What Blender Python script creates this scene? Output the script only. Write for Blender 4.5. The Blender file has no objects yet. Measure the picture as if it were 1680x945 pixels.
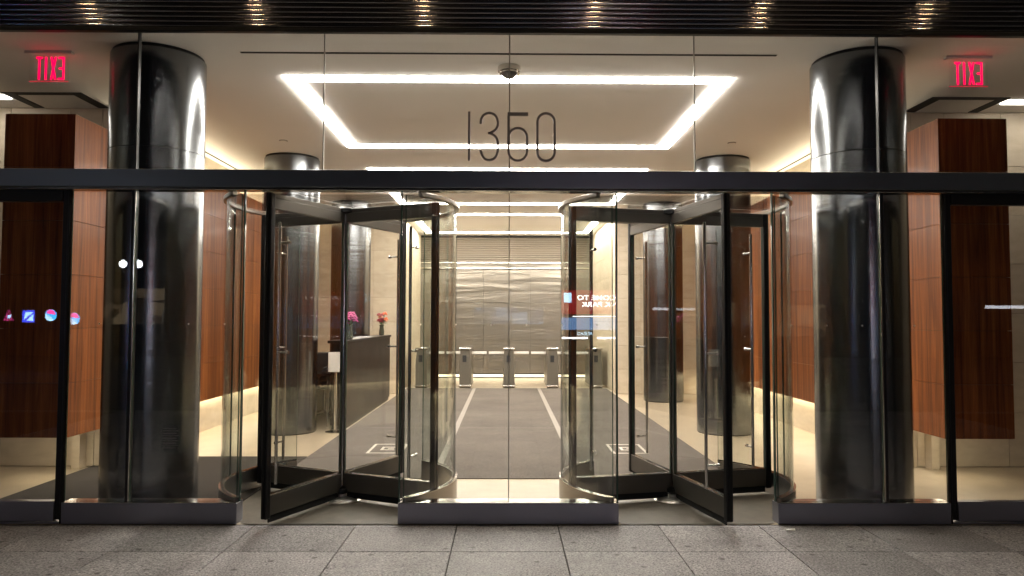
import bpy, math, random
from mathutils import Vector, Matrix

random.seed(7)
sc = bpy.context.scene
C = sc.collection
R = math.radians

# ------------------------------------------------------------------ camera
cd = bpy.data.cameras.new('camera')
cam = bpy.data.objects.new('camera', cd); C.objects.link(cam)
cd.sensor_width = 36.0; cd.sensor_fit = 'HORIZONTAL'; cd.lens = 25.614
cd.clip_start = 0.05; cd.clip_end = 1000
yaw, pitch, roll = 0.00851, 0.0434, 0.00265
fw = Vector((math.sin(yaw) * math.cos(pitch), math.cos(yaw) * math.cos(pitch), math.sin(pitch)))
rt = Vector((math.cos(yaw), -math.sin(yaw), 0)); up = rt.cross(fw)
r2 = rt * math.cos(roll) + up * math.sin(roll); u2 = up * math.cos(roll) - rt * math.sin(roll)
M = Matrix((r2, u2, -fw)).transposed().to_4x4()
M.translation = Vector((-0.0238, -5.402, 1.5))
cam.matrix_world = M
sc.camera = cam

# ------------------------------------------------------------------ world: night sky
w = bpy.data.worlds.new('World'); sc.world = w; w.use_nodes = True
nt = w.node_tree; nt.nodes.clear()
sky = nt.nodes.new('ShaderNodeTexSky'); sky.sky_type = 'NISHITA'; sky.sun_disc = False
sky.sun_elevation = R(-1.0); sky.sun_rotation = R(200)
bg = nt.nodes.new('ShaderNodeBackground'); bg.inputs['Strength'].default_value = 0.07
wo = nt.nodes.new('ShaderNodeOutputWorld')
nt.links.new(sky.outputs[0], bg.inputs[0]); nt.links.new(bg.outputs[0], wo.inputs[0])

# ------------------------------------------------------------------ exposure and render settings
sc.view_settings.view_transform = 'Standard'; sc.view_settings.look = 'None'
sc.view_settings.exposure = 1.75; sc.view_settings.gamma = 1.0
sc.render.engine = 'CYCLES'
cy = sc.cycles
cy.use_denoising = True
cy.use_adaptive_sampling = True; cy.adaptive_threshold = 0.02
cy.max_bounces = 12; cy.diffuse_bounces = 5; cy.glossy_bounces = 6
cy.transparent_max_bounces = 48; cy.transmission_bounces = 6
cy.caustics_reflective = True; cy.caustics_refractive = False
cy.sample_clamp_indirect = 6.0; cy.blur_glossy = 0.3

LED = 20.0          # ceiling lines
LEDCOL = (1.0, 0.932, 0.84)

# ------------------------------------------------------------------ materials
MATS = {}
def new_mat(name):
    m = bpy.data.materials.new(name); m.use_nodes = True
    t = m.node_tree; t.nodes.clear()
    o = t.nodes.new('ShaderNodeOutputMaterial')
    MATS[name] = m
    return m, t, o
def nd(t, kind, **kw):
    n = t.nodes.new(kind)
    for k, v in kw.items(): setattr(n, k, v)
    return n
def ramp(t, fac, stops):
    r = nd(t, 'ShaderNodeValToRGB')
    e = r.color_ramp.elements
    while len(e) < len(stops): e.new(0.5)
    for i, (p, c) in enumerate(stops):
        e[i].position = p; e[i].color = (*c, 1) if len(c) == 3 else c
    t.links.new(fac, r.inputs[0]); return r.outputs[0]
def coords(t, scale=(1, 1, 1), rnd=False):
    tc = nd(t, 'ShaderNodeTexCoord'); mp = nd(t, 'ShaderNodeMapping')
    mp.inputs['Scale'].default_value = scale
    t.links.new(tc.outputs['Object'], mp.inputs[0])
    if rnd:
        oi = nd(t, 'ShaderNodeObjectInfo'); mu = nd(t, 'ShaderNodeMath', operation='MULTIPLY')
        mu.inputs[1].default_value = 37.0
        t.links.new(oi.outputs['Random'], mu.inputs[0]); t.links.new(mu.outputs[0], mp.inputs['Location'])
    return mp.outputs[0]
def noise(t, vec, scale, detail=4, rough=0.55, dist=0.0):
    n = nd(t, 'ShaderNodeTexNoise'); n.inputs['Scale'].default_value = scale
    n.inputs['Detail'].default_value = detail; n.inputs['Roughness'].default_value = rough
    n.inputs['Distortion'].default_value = dist
    t.links.new(vec, n.inputs['Vector']); return n.outputs[0]
def bump(t, h, strength, dist=0.01):
    b = nd(t, 'ShaderNodeBump'); b.inputs['Strength'].default_value = strength; b.inputs['Distance'].default_value = dist
    t.links.new(h, b.inputs['Height']); return b.outputs[0]
def rnd_mul(t, col, lo, hi):
    oi = nd(t, 'ShaderNodeObjectInfo'); mr = nd(t, 'ShaderNodeMapRange')
    mr.inputs['To Min'].default_value = lo; mr.inputs['To Max'].default_value = hi
    t.links.new(oi.outputs['Random'], mr.inputs[0])
    mx = nd(t, 'ShaderNodeVectorMath', operation='SCALE')
    t.links.new(col, mx.inputs[0]); t.links.new(mr.outputs[0], mx.inputs['Scale']); return mx.outputs[0]
def pbr(name, col=(.5, .5, .5), rough=0.5, metal=0.0, coat=0.0, spec=0.5):
    m, t, o = new_mat(name)
    p = nd(t, 'ShaderNodeBsdfPrincipled')
    p.inputs['Base Color'].default_value = (*col, 1); p.inputs['Roughness'].default_value = rough
    p.inputs['Metallic'].default_value = metal; p.inputs['Coat Weight'].default_value = coat
    p.inputs['Specular IOR Level'].default_value = spec
    t.links.new(p.outputs[0], o.inputs[0]); return m, t, p
def emit(name, col, s):
    m, t, o = new_mat(name)
    e = nd(t, 'ShaderNodeEmission'); e.inputs[0].default_value = (*col, 1); e.inputs[1].default_value = s
    t.links.new(e.outputs[0], o.inputs[0]); return m

def smudged(name, col, rough, metal, var=.1, coat=0.0, scale=3.0):
    m, t, p = pbr(name, col, rough, metal, coat)
    v = coords(t, rnd=True)
    n = noise(t, v, scale, 5, .65)
    mr = nd(t, 'ShaderNodeMapRange'); mr.inputs['To Min'].default_value = max(.03, rough - var); mr.inputs['To Max'].default_value = rough + var
    t.links.new(n, mr.inputs[0]); t.links.new(mr.outputs[0], p.inputs['Roughness'])
    return m, t, p

def glass(name, tint, refl=0.04):
    m, t, o = new_mat(name)
    lw = nd(t, 'ShaderNodeLayerWeight'); lw.inputs['Blend'].default_value = 0.5
    pw = nd(t, 'ShaderNodeMath', operation='POWER'); pw.inputs[1].default_value = 5
    ma = nd(t, 'ShaderNodeMath', operation='MULTIPLY_ADD'); ma.inputs[1].default_value = 1 - refl; ma.inputs[2].default_value = refl
    t.links.new(lw.outputs['Facing'], pw.inputs[0]); t.links.new(pw.outputs[0], ma.inputs[0])
    tr = nd(t, 'ShaderNodeBsdfTransparent'); tr.inputs[0].default_value = (*tint, 1)
    gl = nd(t, 'ShaderNodeBsdfGlossy'); gl.inputs['Roughness'].default_value = 0.0
    mx = nd(t, 'ShaderNodeMixShader')
    t.links.new(ma.outputs[0], mx.inputs[0]); t.links.new(tr.outputs[0], mx.inputs[1]); t.links.new(gl.outputs[0], mx.inputs[2])
    last = mx.outputs[0]
    t.links.new(last, o.inputs[0]); return m

glass('glass', (.982, .984, .978), 0.042)
glass('curved_glass', (.945, .965, .95), 0.055)
glass('front_glass', (.982, .984, .978), 0.045)
glass('acrylic', (.99, .985, .985), 0.02)
pbr('glass_edge', (.05, .09, .07), .15)

# wood: vertical grain
m, t, p = pbr('wood', rough=.42, coat=.05, spec=.18)
gp = nd(t, 'ShaderNodeNewGeometry')
def gmap(sc_):
    mp = nd(t, 'ShaderNodeMapping'); mp.inputs['Scale'].default_value = sc_; t.links.new(gp.outputs['Position'], mp.inputs[0]); return mp.outputs[0]
g1 = noise(t, gmap((9, 9, .35)), 1.6, 6, .62, .9)
g2 = noise(t, gmap((70, 70, 1.4)), 2.0, 3, .5)
col = ramp(t, g1, [(.3, (.085, .022, .006)), (.5, (.19, .056, .013)), (.7, (.33, .11, .026))])
dk = ramp(t, g2, [(.35, (.72, .7, .68)), (.6, (1, 1, 1))])
mx = nd(t, 'ShaderNodeMix', data_type='RGBA', blend_type='MULTIPLY'); mx.inputs[0].default_value = .8
t.links.new(col, mx.inputs[6]); t.links.new(dk, mx.inputs[7])
t.links.new(rnd_mul(t, mx.outputs[2], .93, 1.06), p.inputs['Base Color'])
p.inputs['Coat Roughness'].default_value = .12
t.links.new(bump(t, g2, .08, .002), p.inputs['Normal'])

# limestone
m, t, p = pbr('limestone', rough=.55)
v = coords(t, (1, 1, 2.5), True)
col = ramp(t, noise(t, v, 3.5, 7, .62, .4), [(.25, (.52, .435, .315)), (.55, (.62, .53, .395)), (.8, (.68, .59, .46))])
t.links.new(rnd_mul(t, col, .94, 1.04), p.inputs['Base Color'])
pbr('stone_joint', (.22, .18, .12), .8)

# ceiling plaster
m, t, p = pbr('plaster', (.72, .68, .60), .9)
t.links.new(ramp(t, noise(t, coords(t), .8, 4), [(.3, (.76, .745, .71)), (.7, (.81, .795, .765))]), p.inputs['Base Color'])

# stone floor indoors
m, t, p = pbr('floor_stone', rough=.28)
n = noise(t, coords(t), 2.2, 8, .65, .5)
t.links.new(ramp(t, n, [(.3, (.40, .32, .22)), (.7, (.52, .43, .30))]), p.inputs['Base Color'])

# carpet
m, t, p = pbr('carpet', rough=.95, spec=.1)
v = coords(t)
n = noise(t, v, 260, 2, .6); n2 = noise(t, v, 1.1, 4, .6)
c1 = ramp(t, n, [(.3, (.080, .069, .060)), (.7, (.195, .172, .150))])
n3 = noise(t, v, 34, 3, .7); ad = nd(t, 'ShaderNodeMath', operation='MULTIPLY_ADD'); ad.inputs[1].default_value = .55; t.links.new(n3, ad.inputs[0])
hm = nd(t, 'ShaderNodeMath', operation='MULTIPLY'); hm.inputs[1].default_value = .5; t.links.new(n2, hm.inputs[0]); t.links.new(hm.outputs[0], ad.inputs[2])
c2 = ramp(t, ad.outputs[0], [(.35, (.68, .68, .68)), (.7, (1.2, 1.18, 1.15))])
mx = nd(t, 'ShaderNodeMix', data_type='RGBA', blend_type='MULTIPLY'); mx.inputs[0].default_value = 1
t.links.new(c1, mx.inputs[6]); t.links.new(c2, mx.inputs[7]); t.links.new(mx.outputs[2], p.inputs['Base Color'])
t.links.new(bump(t, n, .5, .004), p.inputs['Normal'])
m, t, p = pbr('mat_rubber', rough=.9, spec=.1)
n = noise(t, coords(t), 180, 2)
t.links.new(ramp(t, n, [(.35, (.035, .030, .025)), (.7, (.07, .06, .05))]), p.inputs['Base Color'])

# pavers: flamed granite
m, t, p = pbr('granite', rough=.62)
v = coords(t, rnd=True)
s1 = noise(t, v, 75, 3, .8); s2 = noise(t, v, 3.0, 5, .6); s3 = noise(t, v, 55, 2, .6)
c1 = ramp(t, s1, [(.36, (.085, .082, .090)), (.47, (.33, .312, .328)), (.6, (.50, .478, .495)), (.68, (.80, .78, .80))])
c2 = ramp(t, s2, [(.3, (.64, .62, .60)), (.55, (.98, .97, .95)), (.75, (1.1, 1.08, 1.06))])
mx = nd(t, 'ShaderNodeMix', data_type='RGBA', blend_type='MULTIPLY'); mx.inputs[0].default_value = 1
t.links.new(c1, mx.inputs[6]); t.links.new(c2, mx.inputs[7])
vo = nd(t, 'ShaderNodeTexVoronoi'); vo.voronoi_dimensions = '2D'; vo.inputs['Scale'].default_value = 2.2; vo.inputs['Randomness'].default_value = 1.0
t.links.new(v, vo.inputs['Vector'])
gum = ramp(t, vo.outputs['Distance'], [(.03, (.42, .40, .39)), (.05, (1, 1, 1))])
mg = nd(t, 'ShaderNodeMix', data_type='RGBA', blend_type='MULTIPLY'); mg.inputs[0].default_value = 1
t.links.new(mx.outputs[2], mg.inputs[6]); t.links.new(gum, mg.inputs[7])
t.links.new(rnd_mul(t, mg.outputs[2], .78, 1.12), p.inputs['Base Color'])
t.links.new(bump(t, s3, .35, .003), p.inputs['Normal'])
t.links.new(ramp(t, s2, [(.3, (.48,) * 3), (.7, (.72,) * 3)]), p.inputs['Roughness'])
pbr('paver_joint', (.035, .032, .03), .9)
# smooth slab under the doors
m, t, p = pbr('door_floor', rough=.5)
v = coords(t)
n = noise(t, v, 4, 6, .7); 
t.links.new(ramp(t, n, [(.3, (.085, .072, .055)), (.7, (.15, .128, .10))]), p.inputs['Base Color'])
m, t, p = pbr('asphalt', rough=.85)
t.links.new(ramp(t, noise(t, coords(t), 60, 4), [(.3, (.03, .03, .032)), (.7, (.07, .07, .07))]), p.inputs['Base Color'])
m, t, p = pbr('concrete', rough=.8)
t.links.new(ramp(t, noise(t, coords(t), 6, 6), [(.3, (.2, .19, .18)), (.7, (.32, .31, .29))]), p.inputs['Base Color'])

# steels
def steel(name, col, rough, wav, sc3, aniso=0.0, dist=.02, world=False):
    m, t, p = pbr(name, col, rough, 1.0)
    if world:
        gp_ = nd(t, 'ShaderNodeNewGeometry'); mp_ = nd(t, 'ShaderNodeMapping'); mp_.inputs['Scale'].default_value = sc3
        t.links.new(gp_.outputs['Position'], mp_.inputs[0]); v = mp_.outputs[0]
    else: v = coords(t, sc3, True)
    h = noise(t, v, 1.0, 3, .5, .8)
    b1 = nd(t, 'ShaderNodeBump'); b1.inputs['Strength'].default_value = wav; b1.inputs['Distance'].default_value = dist
    t.links.new(h, b1.inputs['Height'])
    t.links.new(b1.outputs[0], p.inputs['Normal'])
    return p
steel('column_steel', (.185, .195, .205), .225, .2, (.35, .35, 4.5))
ps = steel('wall_steel', (.25, .225, .185), .19, .55, (.5, .5, 4.0), dist=.03, world=True); ps.inputs['Metallic'].default_value = .55
pbr('louvre_metal', (.24, .205, .16), .5, .3)
smudged('base_steel', (.25, .25, .30), .33, .9, .02)
smudged('satin_steel', (.72, .70, .66), .4, .9, .06)
smudged('dark_metal', (.022, .021, .021), .35, .6, .08)
smudged('black_metal', (.012, .012, .013), .4, .3, .08)
smudged('bronze_rail', (.15, .138, .12), .38, .75, .06)
smudged('curb_steel', (.34, .32, .29), .34, .9, .03)
smudged('ring_metal', (.30, .28, .25), .3, 1.0, .06)
smudged('chrome', (.62, .6, .56), .16, 1.0, .05)
smudged('fascia_metal', (.42, .38, .37), .11, 1.0, .02)
smudged('transom_metal', (.36, .38, .41), .3, 1.0, .03)
pbr('seal', (.34, .32, .28), .4)
pbr('rubber', (.01, .01, .01), .8)
pbr('number_metal', (.26, .235, .235), .45, .3)
smudged('desk_stone', (.012, .010, .009), .3, 0.0, .06); MATS['desk_stone'].node_tree.nodes['Principled BSDF'].inputs['Specular IOR Level'].default_value = .06
pbr('slot_dark', (.02, .018, .015), .8)
pbr('white_inlay', (.55, .5, .42), .5)
pbr('grey_inlay', (.25, .22, .185), .6)
pbr('white_plastic', (.75, .73, .68), .4)
pbr('paper', (.8, .78, .74), .7)
pbr('black_plastic', (.02, .02, .02), .45)
pbr('smoked_dome', (.14, .13, .12), .1)
pbr('leaf', (.05, .11, .03), .5)
pbr('pink_petal', (.42, .03, .17), .5)
pbr('red_petal', (.32, .03, .05), .5)
pbr('orange_petal', (.75, .16, .04), .5)
pbr('vase_glass', (.06, .07, .05), .05, 0, .5)
pbr('dark_wall', (.035, .035, .038), .7)
pbr('turnstile_body', (.19, .17, .135), .4, .5)
glass('decal', (.80, .81, .82), .06)

led_mat = emit('led', LEDCOL, LED)
emit('bay_led', LEDCOL, 4.5)
emit('base_glow', (1.0, .83, .55), 1.3)
emit('cove', (1.0, .86, .62), 9.0)
emit('exit_red', (1.0, .0, .045), 1.0)
emit('exit_glow', (1.0, .03, .07), .22)
emit('downlight', (1.0, .74, .42), 70.0)
emit('lamp_white', (.85, .93, 1.0), 14.0)
emit('bar_white', (.9, .92, 1.0), 2.0)
emit('sign_red', (.75, .03, .04), .9)
emit('sign_white', (1.0, .97, .95), 8.0)
emit('sign_blue', (.22, .45, .85), 1.6)
emit('sign_pale', (.45, .75, 1.0), 5.0)
emit('sign_deep_blue', (.05, .08, .9), 4.0)
emit('sign_magenta', (1.0, .06, .35), 5.0)
emit('sign_cyan', (.05, .45, 1.0), 5.0)
def shop(name, c0, c1, st_):
    m, t, o = new_mat(name); e_ = nd(t, 'ShaderNodeEmission'); e_.inputs[1].default_value = st_
    v = coords(t, (1, 1, 1)); vo = nd(t, 'ShaderNodeTexVoronoi'); vo.distance = 'CHEBYCHEV'; vo.inputs['Scale'].default_value = 1.7
    t.links.new(v, vo.inputs['Vector'])
    sp = nd(t, 'ShaderNodeSeparateColor'); t.links.new(vo.outputs['Color'], sp.inputs[0])
    t.links.new(ramp(t, sp.outputs[0], [(.25, tuple(x * .12 for x in c0)), (.55, c1), (.9, c0)]), e_.inputs[0])
    t.links.new(e_.outputs[0], o.inputs[0])
shop('shop_glow', (.45, .7, 1.0), (.12, .2, .38), .6)
shop('shop_warm', (1.0, .75, .45), (.3, .2, .12), .2)

# ------------------------------------------------------------------ building helpers
def wloc(o):
    l = Vector((0, 0, 0))
    while o: l += o.location; o = o.parent
    return l
def link(name, me, parent=None):
    o = bpy.data.objects.new(name, me); C.objects.link(o)
    if parent: o.parent = parent
    return o
class MB:
    def __init__(s): s.v = []; s.f = []; s.mi = []
    def add(s, vs, fs, mi=0):
        b = len(s.v); s.v += [tuple(x) for x in vs]
        for f in fs: s.f.append(tuple(b + i for i in f)); s.mi.append(mi)
        return s
    def box(s, x0, x1, y0, y1, z0, z1, xf=None, mi=0, side=None, thin='y'):
        vs = [(x, y, z) for z in (z0, z1) for y in (y0, y1) for x in (x0, x1)]
        if xf: vs = [xf(*q) for q in vs]
        fs = [(0, 2, 3, 1), (4, 5, 7, 6), (0, 1, 5, 4), (2, 6, 7, 3), (0, 4, 6, 2), (1, 3, 7, 5)]
        b = len(s.v); s.v += vs
        for i, f in enumerate(fs):
            s.f.append(tuple(b + k for k in f))
            if side is None: s.mi.append(mi)
            else:
                big = {'y': (2, 3), 'x': (4, 5), 'z': (0, 1)}[thin]
                s.mi.append(mi if i in big else side)
        return s
    def cyl(s, c, r, z0, z1, n=24, r1=None, mi=0, caps=True):
        r1 = r if r1 is None else r1
        b = len(s.v)
        for z, q in ((z0, r), (z1, r1)):
            for i in range(n):
                a = 2 * math.pi * i / n; s.v.append((c[0] + q * math.cos(a), c[1] + q * math.sin(a), z))
        for i in range(n):
            j = (i + 1) % n; s.f.append((b + i, b + j, b + n + j, b + n + i)); s.mi.append(mi)
        if caps:
            s.f.append(tuple(b + i for i in reversed(range(n)))); s.mi.append(mi)
            s.f.append(tuple(b + n + i for i in range(n))); s.mi.append(mi)
        return s
    def lathe(s, c, prof, n=24, mi=0):
        b = len(s.v); k = len(prof)
        for r, z in prof:
            for i in range(n):
                a = 2 * math.pi * i / n; s.v.append((c[0] + r * math.cos(a), c[1] + r * math.sin(a), c[2] + z))
        for j in range(k - 1):
            for i in range(n):
                i2 = (i + 1) % n
                s.f.append((b + j * n + i, b + j * n + i2, b + (j + 1) * n + i2, b + (j + 1) * n + i)); s.mi.append(mi)
        s.f.append(tuple(b + i for i in reversed(range(n)))); s.mi.append(mi)
        s.f.append(tuple(b + (k - 1) * n + i for i in range(n))); s.mi.append(mi)
        return s
    def tube(s, pts, r, n=8, closed=False):
        pts = [Vector(p) for p in pts]; b = len(s.v); k = len(pts)
        for i, p in enumerate(pts):
            a = pts[(i - 1) % k] if (i > 0 or closed) else p
            c = pts[(i + 1) % k] if (i < k - 1 or closed) else p
            d = (c - a).normalized()
            h = Vector((0, 0, 1)) if abs(d.z) < .9 else Vector((1, 0, 0))
            e1 = d.cross(h).normalized(); e2 = e1.cross(d)
            for q in range(n):
                an = 2 * math.pi * q / n; s.v.append(tuple(p + e1 * r * math.cos(an) + e2 * r * math.sin(an)))
        for i in range(k if closed else k - 1):
            i2 = (i + 1) % k
            for q in range(n):
                q2 = (q + 1) % n
                s.f.append((b + i * n + q, b + i * n + q2, b + i2 * n + q2, b + i2 * n + q)); s.mi.append(0)
        if not closed:
            s.f.append(tuple(b + q for q in range(n))); s.mi.append(0)
            s.f.append(tuple(b + (k - 1) * n + q for q in reversed(range(n)))); s.mi.append(0)
        return s
    def arc(s, c, r0, r1, a0, a1, z0, z1, n=28, mi=0, side=None):
        """annular slab; side = material index of its thin edges"""
        sd = mi if side is None else side
        b = len(s.v)
        for i in range(n + 1):
            a = a0 + (a1 - a0) * i / n
            for r in (r0, r1):
                for z in (z0, z1): s.v.append((c[0] + r * math.cos(a), c[1] + r * math.sin(a), z))
        for i in range(n):
            p = b + i * 4; q = p + 4
            for f, mm in (((p, p + 1, q + 1, q), mi), ((p + 2, q + 2, q + 3, p + 3), mi), ((p + 1, p + 3, q + 3, q + 1), sd), ((p, q, q + 2, p + 2), sd)):
                s.f.append(f); s.mi.append(mm)
        e = b + n * 4
        s.f += [(b, b + 2, b + 3, b + 1), (e, e + 1, e + 3, e + 2)]; s.mi += [sd, sd]
        return s
    def build(s, name, mat, parent=None, bevel=0, smooth=True, angle=35):
        me = bpy.data.meshes.new(name)
        l = wloc(parent) if parent else Vector((0, 0, 0))
        me.from_pydata([(x - l.x, y - l.y, z - l.z) for x, y, z in s.v], [], s.f)
        for mm in (mat if isinstance(mat, (list, tuple)) else [mat]): me.materials.append(MATS[mm])
        me.polygons.foreach_set('material_index', s.mi)
        me.validate(); me.update()
        if smooth:
            me.polygons.foreach_set('use_smooth', [True] * len(me.polygons)); me.set_sharp_from_angle(angle=R(angle))
        o = link(name, me, parent)
        if bevel:
            b = o.modifiers.new('bevel', 'BEVEL'); b.width = bevel; b.segments = 2; b.limit_method = 'ANGLE'; b.angle_limit = R(40)
        return o
def tag(o, label=None, cat=None, group=None, kind=None):
    if label: o['label'] = label
    if cat: o['category'] = cat
    if group: o['group'] = group
    if kind: o['kind'] = kind
    return o
def thing(name, label, cat, loc=(0, 0, 0), group=None):
    o = link(name, None); o.location = loc
    return tag(o, label, cat, group)
def box(name, mat, parent, x0, x1, y0, y1, z0, z1, bevel=0, **kw):
    return MB().box(x0, x1, y0, y1, z0, z1, **kw).build(name, mat, parent, bevel)
def pane(name, parent, x0, x1, y0, y1, z0, z1, thin='y', mat='front_glass'):
    return MB().box(x0, x1, y0, y1, z0, z1, side=1, thin=thin).build(name, [mat, 'glass_edge'], parent, smooth=False)
_pieces = {}
def piece(name, mat, parent, x0, x1, y0, y1, z0, z1, bevel=.002):
    """a box centred on its own origin, its mesh shared between alike pieces"""
    d = (round(x1 - x0, 4), round(y1 - y0, 4), round(z1 - z0, 4)); key = (name, mat, d)
    if key not in _pieces:
        hx, hy, hz = d[0] / 2, d[1] / 2, d[2] / 2; b = min(bevel, hx / 2, hy / 2, hz / 2)
        vs = []; 
        me = bpy.data.meshes.new(name)
        mb = MB()
        if b:
            # chamfered box: 24 vertices
            import itertools
            idx = {}
            for sx, sy, sz in itertools.product((-1, 1), repeat=3):
                for ax in range(3):
                    q = [sx * (hx - b), sy * (hy - b), sz * (hz - b)]; q[ax] = (sx * hx, sy * hy, sz * hz)[ax]
                    idx[(sx, sy, sz, ax)] = len(mb.v); mb.v.append(tuple(q))
            for ax in range(3):
                o1, o2 = [i for i in range(3) if i != ax]
                for sg in (-1, 1):
                    f = []
                    for a, c in ((-1, -1), (1, -1), (1, 1), (-1, 1)):
                        k = [0, 0, 0]; k[ax] = sg; k[o1] = a; k[o2] = c; f.append(idx[(*k, ax)])
                    if sg * (1 if ax != 1 else -1) < 0: f.reverse()
                    mb.f.append(tuple(f))
            for ax in range(3):       # edges along ax
                o1, o2 = [i for i in range(3) if i != ax]
                for a, c in ((-1, -1), (1, -1), (1, 1), (-1, 1)):
                    ks = []
                    for e in (-1, 1):
                        k = [0, 0, 0]; k[ax] = e; k[o1] = a; k[o2] = c; ks.append(tuple(k))
                    mb.f.append((idx[(*ks[0], o1)], idx[(*ks[1], o1)], idx[(*ks[1], o2)], idx[(*ks[0], o2)]))
            for sx, sy, sz in itertools.product((-1, 1), repeat=3):
                mb.f.append(tuple(idx[(sx, sy, sz, a)] for a in range(3)))
        else:
            mb.box(-hx, hx, -hy, hy, -hz, hz)
        me.from_pydata(mb.v, [], mb.f); me.materials.append(MATS[mat]); me.validate()
        import bmesh
        bm = bmesh.new(); bm.from_mesh(me); bmesh.ops.recalc_face_normals(bm, faces=bm.faces); bm.to_mesh(me); bm.free()
        _pieces[key] = me
    o = link(name, _pieces[key], parent)
    l = wloc(parent)
    o.location = ((x0 + x1) / 2 - l.x, (y0 + y1) / 2 - l.y, (z0 + z1) / 2 - l.z)
    return o
def text(name, s, size, mat, parent, origin, facing, extrude=.004, align='LEFT', sx=1.0, bold=.012):
    """flat lettering; facing '+y' reads from in front of +Y, '-y' from the street"""
    cu = bpy.data.curves.new('lettering', 'FONT'); cu.body = s; cu.size = size; cu.extrude = extrude; cu.align_x = align
    cu.offset = size * bold
    cu.resolution_u = 3
    if bold > .015: cu.space_character = 1.12
    tmp = bpy.data.objects.new('lettering', cu); C.objects.link(tmp)
    me = bpy.data.meshes.new_from_object(tmp.evaluated_get(bpy.context.evaluated_depsgraph_get()))
    bpy.data.objects.remove(tmp)
    sg = -1 if facing == '+y' else 1
    l = wloc(parent)
    for q in me.vertices:
        x, y, z = q.co; q.co = (origin[0] + sg * x * sx - l.x, origin[1] - sg * z - l.y, origin[2] + y - l.z)
    me.materials.clear(); me.materials.append(MATS[mat])
    o = link(name, me, parent); return o

S = 1.401            # glass module of the front
ZC = 3.68            # lobby ceiling
ZT0, ZT1 = 2.459, 2.612   # transom
ZB = 0.159           # base
ZF = 3.648           # underside of the ribbed fascia
GY = 0.045           # glass plane
HX, HY, DR = 1.385, 0.75, 0.95   # revolving door axis and radius

# ================================================================== ground outside
g = MB().add([(-300, -300, -.16), (300, -300, -.16), (300, 300, -.16), (-300, 300, -.16)], [(0, 1, 2, 3)]).build('ground', 'asphalt')
tag(g, kind='structure')
pv = box('pavement', 'paver_joint', None, -14, 14, -6.4, -0.002, -.155, -.012); tag(pv, kind='structure')
kb = box('kerb', 'concrete', None, -14, 14, -6.58, -6.405, -.155, 0.0, .01); tag(kb, kind='structure')
ys = [-0.008, -0.617, -1.35, -2.085, -2.82, -3.555, -4.29, -5.0, -5.7, -6.395]
jx = [.36 + .735 * k for k in range(-9, 10)]
for i in range(len(ys) - 1):
    for j in range(len(jx) - 1):
        dz = random.uniform(-.0012, .0012)
        piece('paver', 'granite', pv, jx[j] + .003, jx[j + 1] - .003, ys[i + 1] + .003, ys[i] - .003, -.03, 0.0 + 0, .0025).location.z += dz

# ================================================================== lobby shell
fl = MB().add([(-7, 0.001, 0), (7, 0.001, 0), (7, 14, 0), (-7, 14, 0)], [(0, 1, 2, 3)]).build('floor', 'floor_stone'); tag(fl, kind='structure')
ce = box('ceiling', 'plaster', None, -7, 7, 0.02, 14, ZC, ZC + .12); tag(ce, kind='structure')
sl = box('air_slot', 'slot_dark', ce, -2.2, 2.2, .475, .505, ZC - .004, ZC + .01)
for sx in (-1, 1):        # shadow gaps round the side bay ceilings
    for a in ((4.13, 4.90, 1.58, 1.65), (4.13, 4.24, 1.65, 2.085), (4.80, 4.90, 1.65, 2.085)):
        x0, x1 = sorted((sx * a[0], sx * a[1]))
        box('shadow_gap', 'slot_dark', ce, x0, x1, a[2], a[3], ZC - .006, ZC + .01)
    x0, x1 = sorted((sx * 3.94, sx * 3.965))
    box('shadow_gap', 'slot_dark', ce, x0, x1, 2.2, 9.35, ZC - .005, ZC + .01)

# carpet runner and inlays
cp = box('carpet', 'carpet', None, -2.17, 2.17, 1.53, 10.55, .001, .008)
tag(cp, 'long brown grey carpet runner leading from the doors to the turnstiles', 'carpet')
for x in (-.70, .70): box('inlay_strip', 'grey_inlay', cp, x - .035, x + .035, 1.535, 10.54, .006, .0095)
box('seam_strip', 'grey_inlay', cp, -2.165, 2.165, 4.71, 4.722, .006, .0092)
for sx in (-1, 1):
    e = thing('floor_inlay', 'white outlined square set in the carpet behind the %s door' % ('left' if sx < 0 else 'right'), 'floor inlay', (sx * 1.38, 3.1, 0), 'square inlays in the carpet')
    f = MB(); x0, x1, y0, y1, w_ = sx * 1.38 - .2, sx * 1.38 + .2, 2.8, 3.4, .03
    f.box(x0, x1, y0, y0 + w_, .007, .0105).box(x0, x1, y1 - w_, y1, .007, .0105).box(x0, x0 + w_, y0 + w_, y1 - w_, .007, .0105).box(x1 - w_, x1, y0 + w_, y1 - w_, .007, .0105)
    f.build('outline', 'white_inlay', e, smooth=False)
    xm = sx * 1.38
    MB().box(xm - .075, xm + .085, 3.0, 3.03, .007, .0105).box(xm - .075, xm - .045, 3.03, 3.2, .007, .0105).box(xm - .045, xm + .085, 3.17, 3.2, .007, .0105).box(xm - .0, xm + .07, 3.09, 3.12, .007, .0105).build('inner_mark', 'white_inlay', e, smooth=False)
mt = box('entrance_mat', 'mat_rubber', None, -4.2, -2.175, .19, 2.6, .001, .011)
tag(mt, 'dark ribbed entrance mat on the stone floor round the left front column', 'mat')

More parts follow.
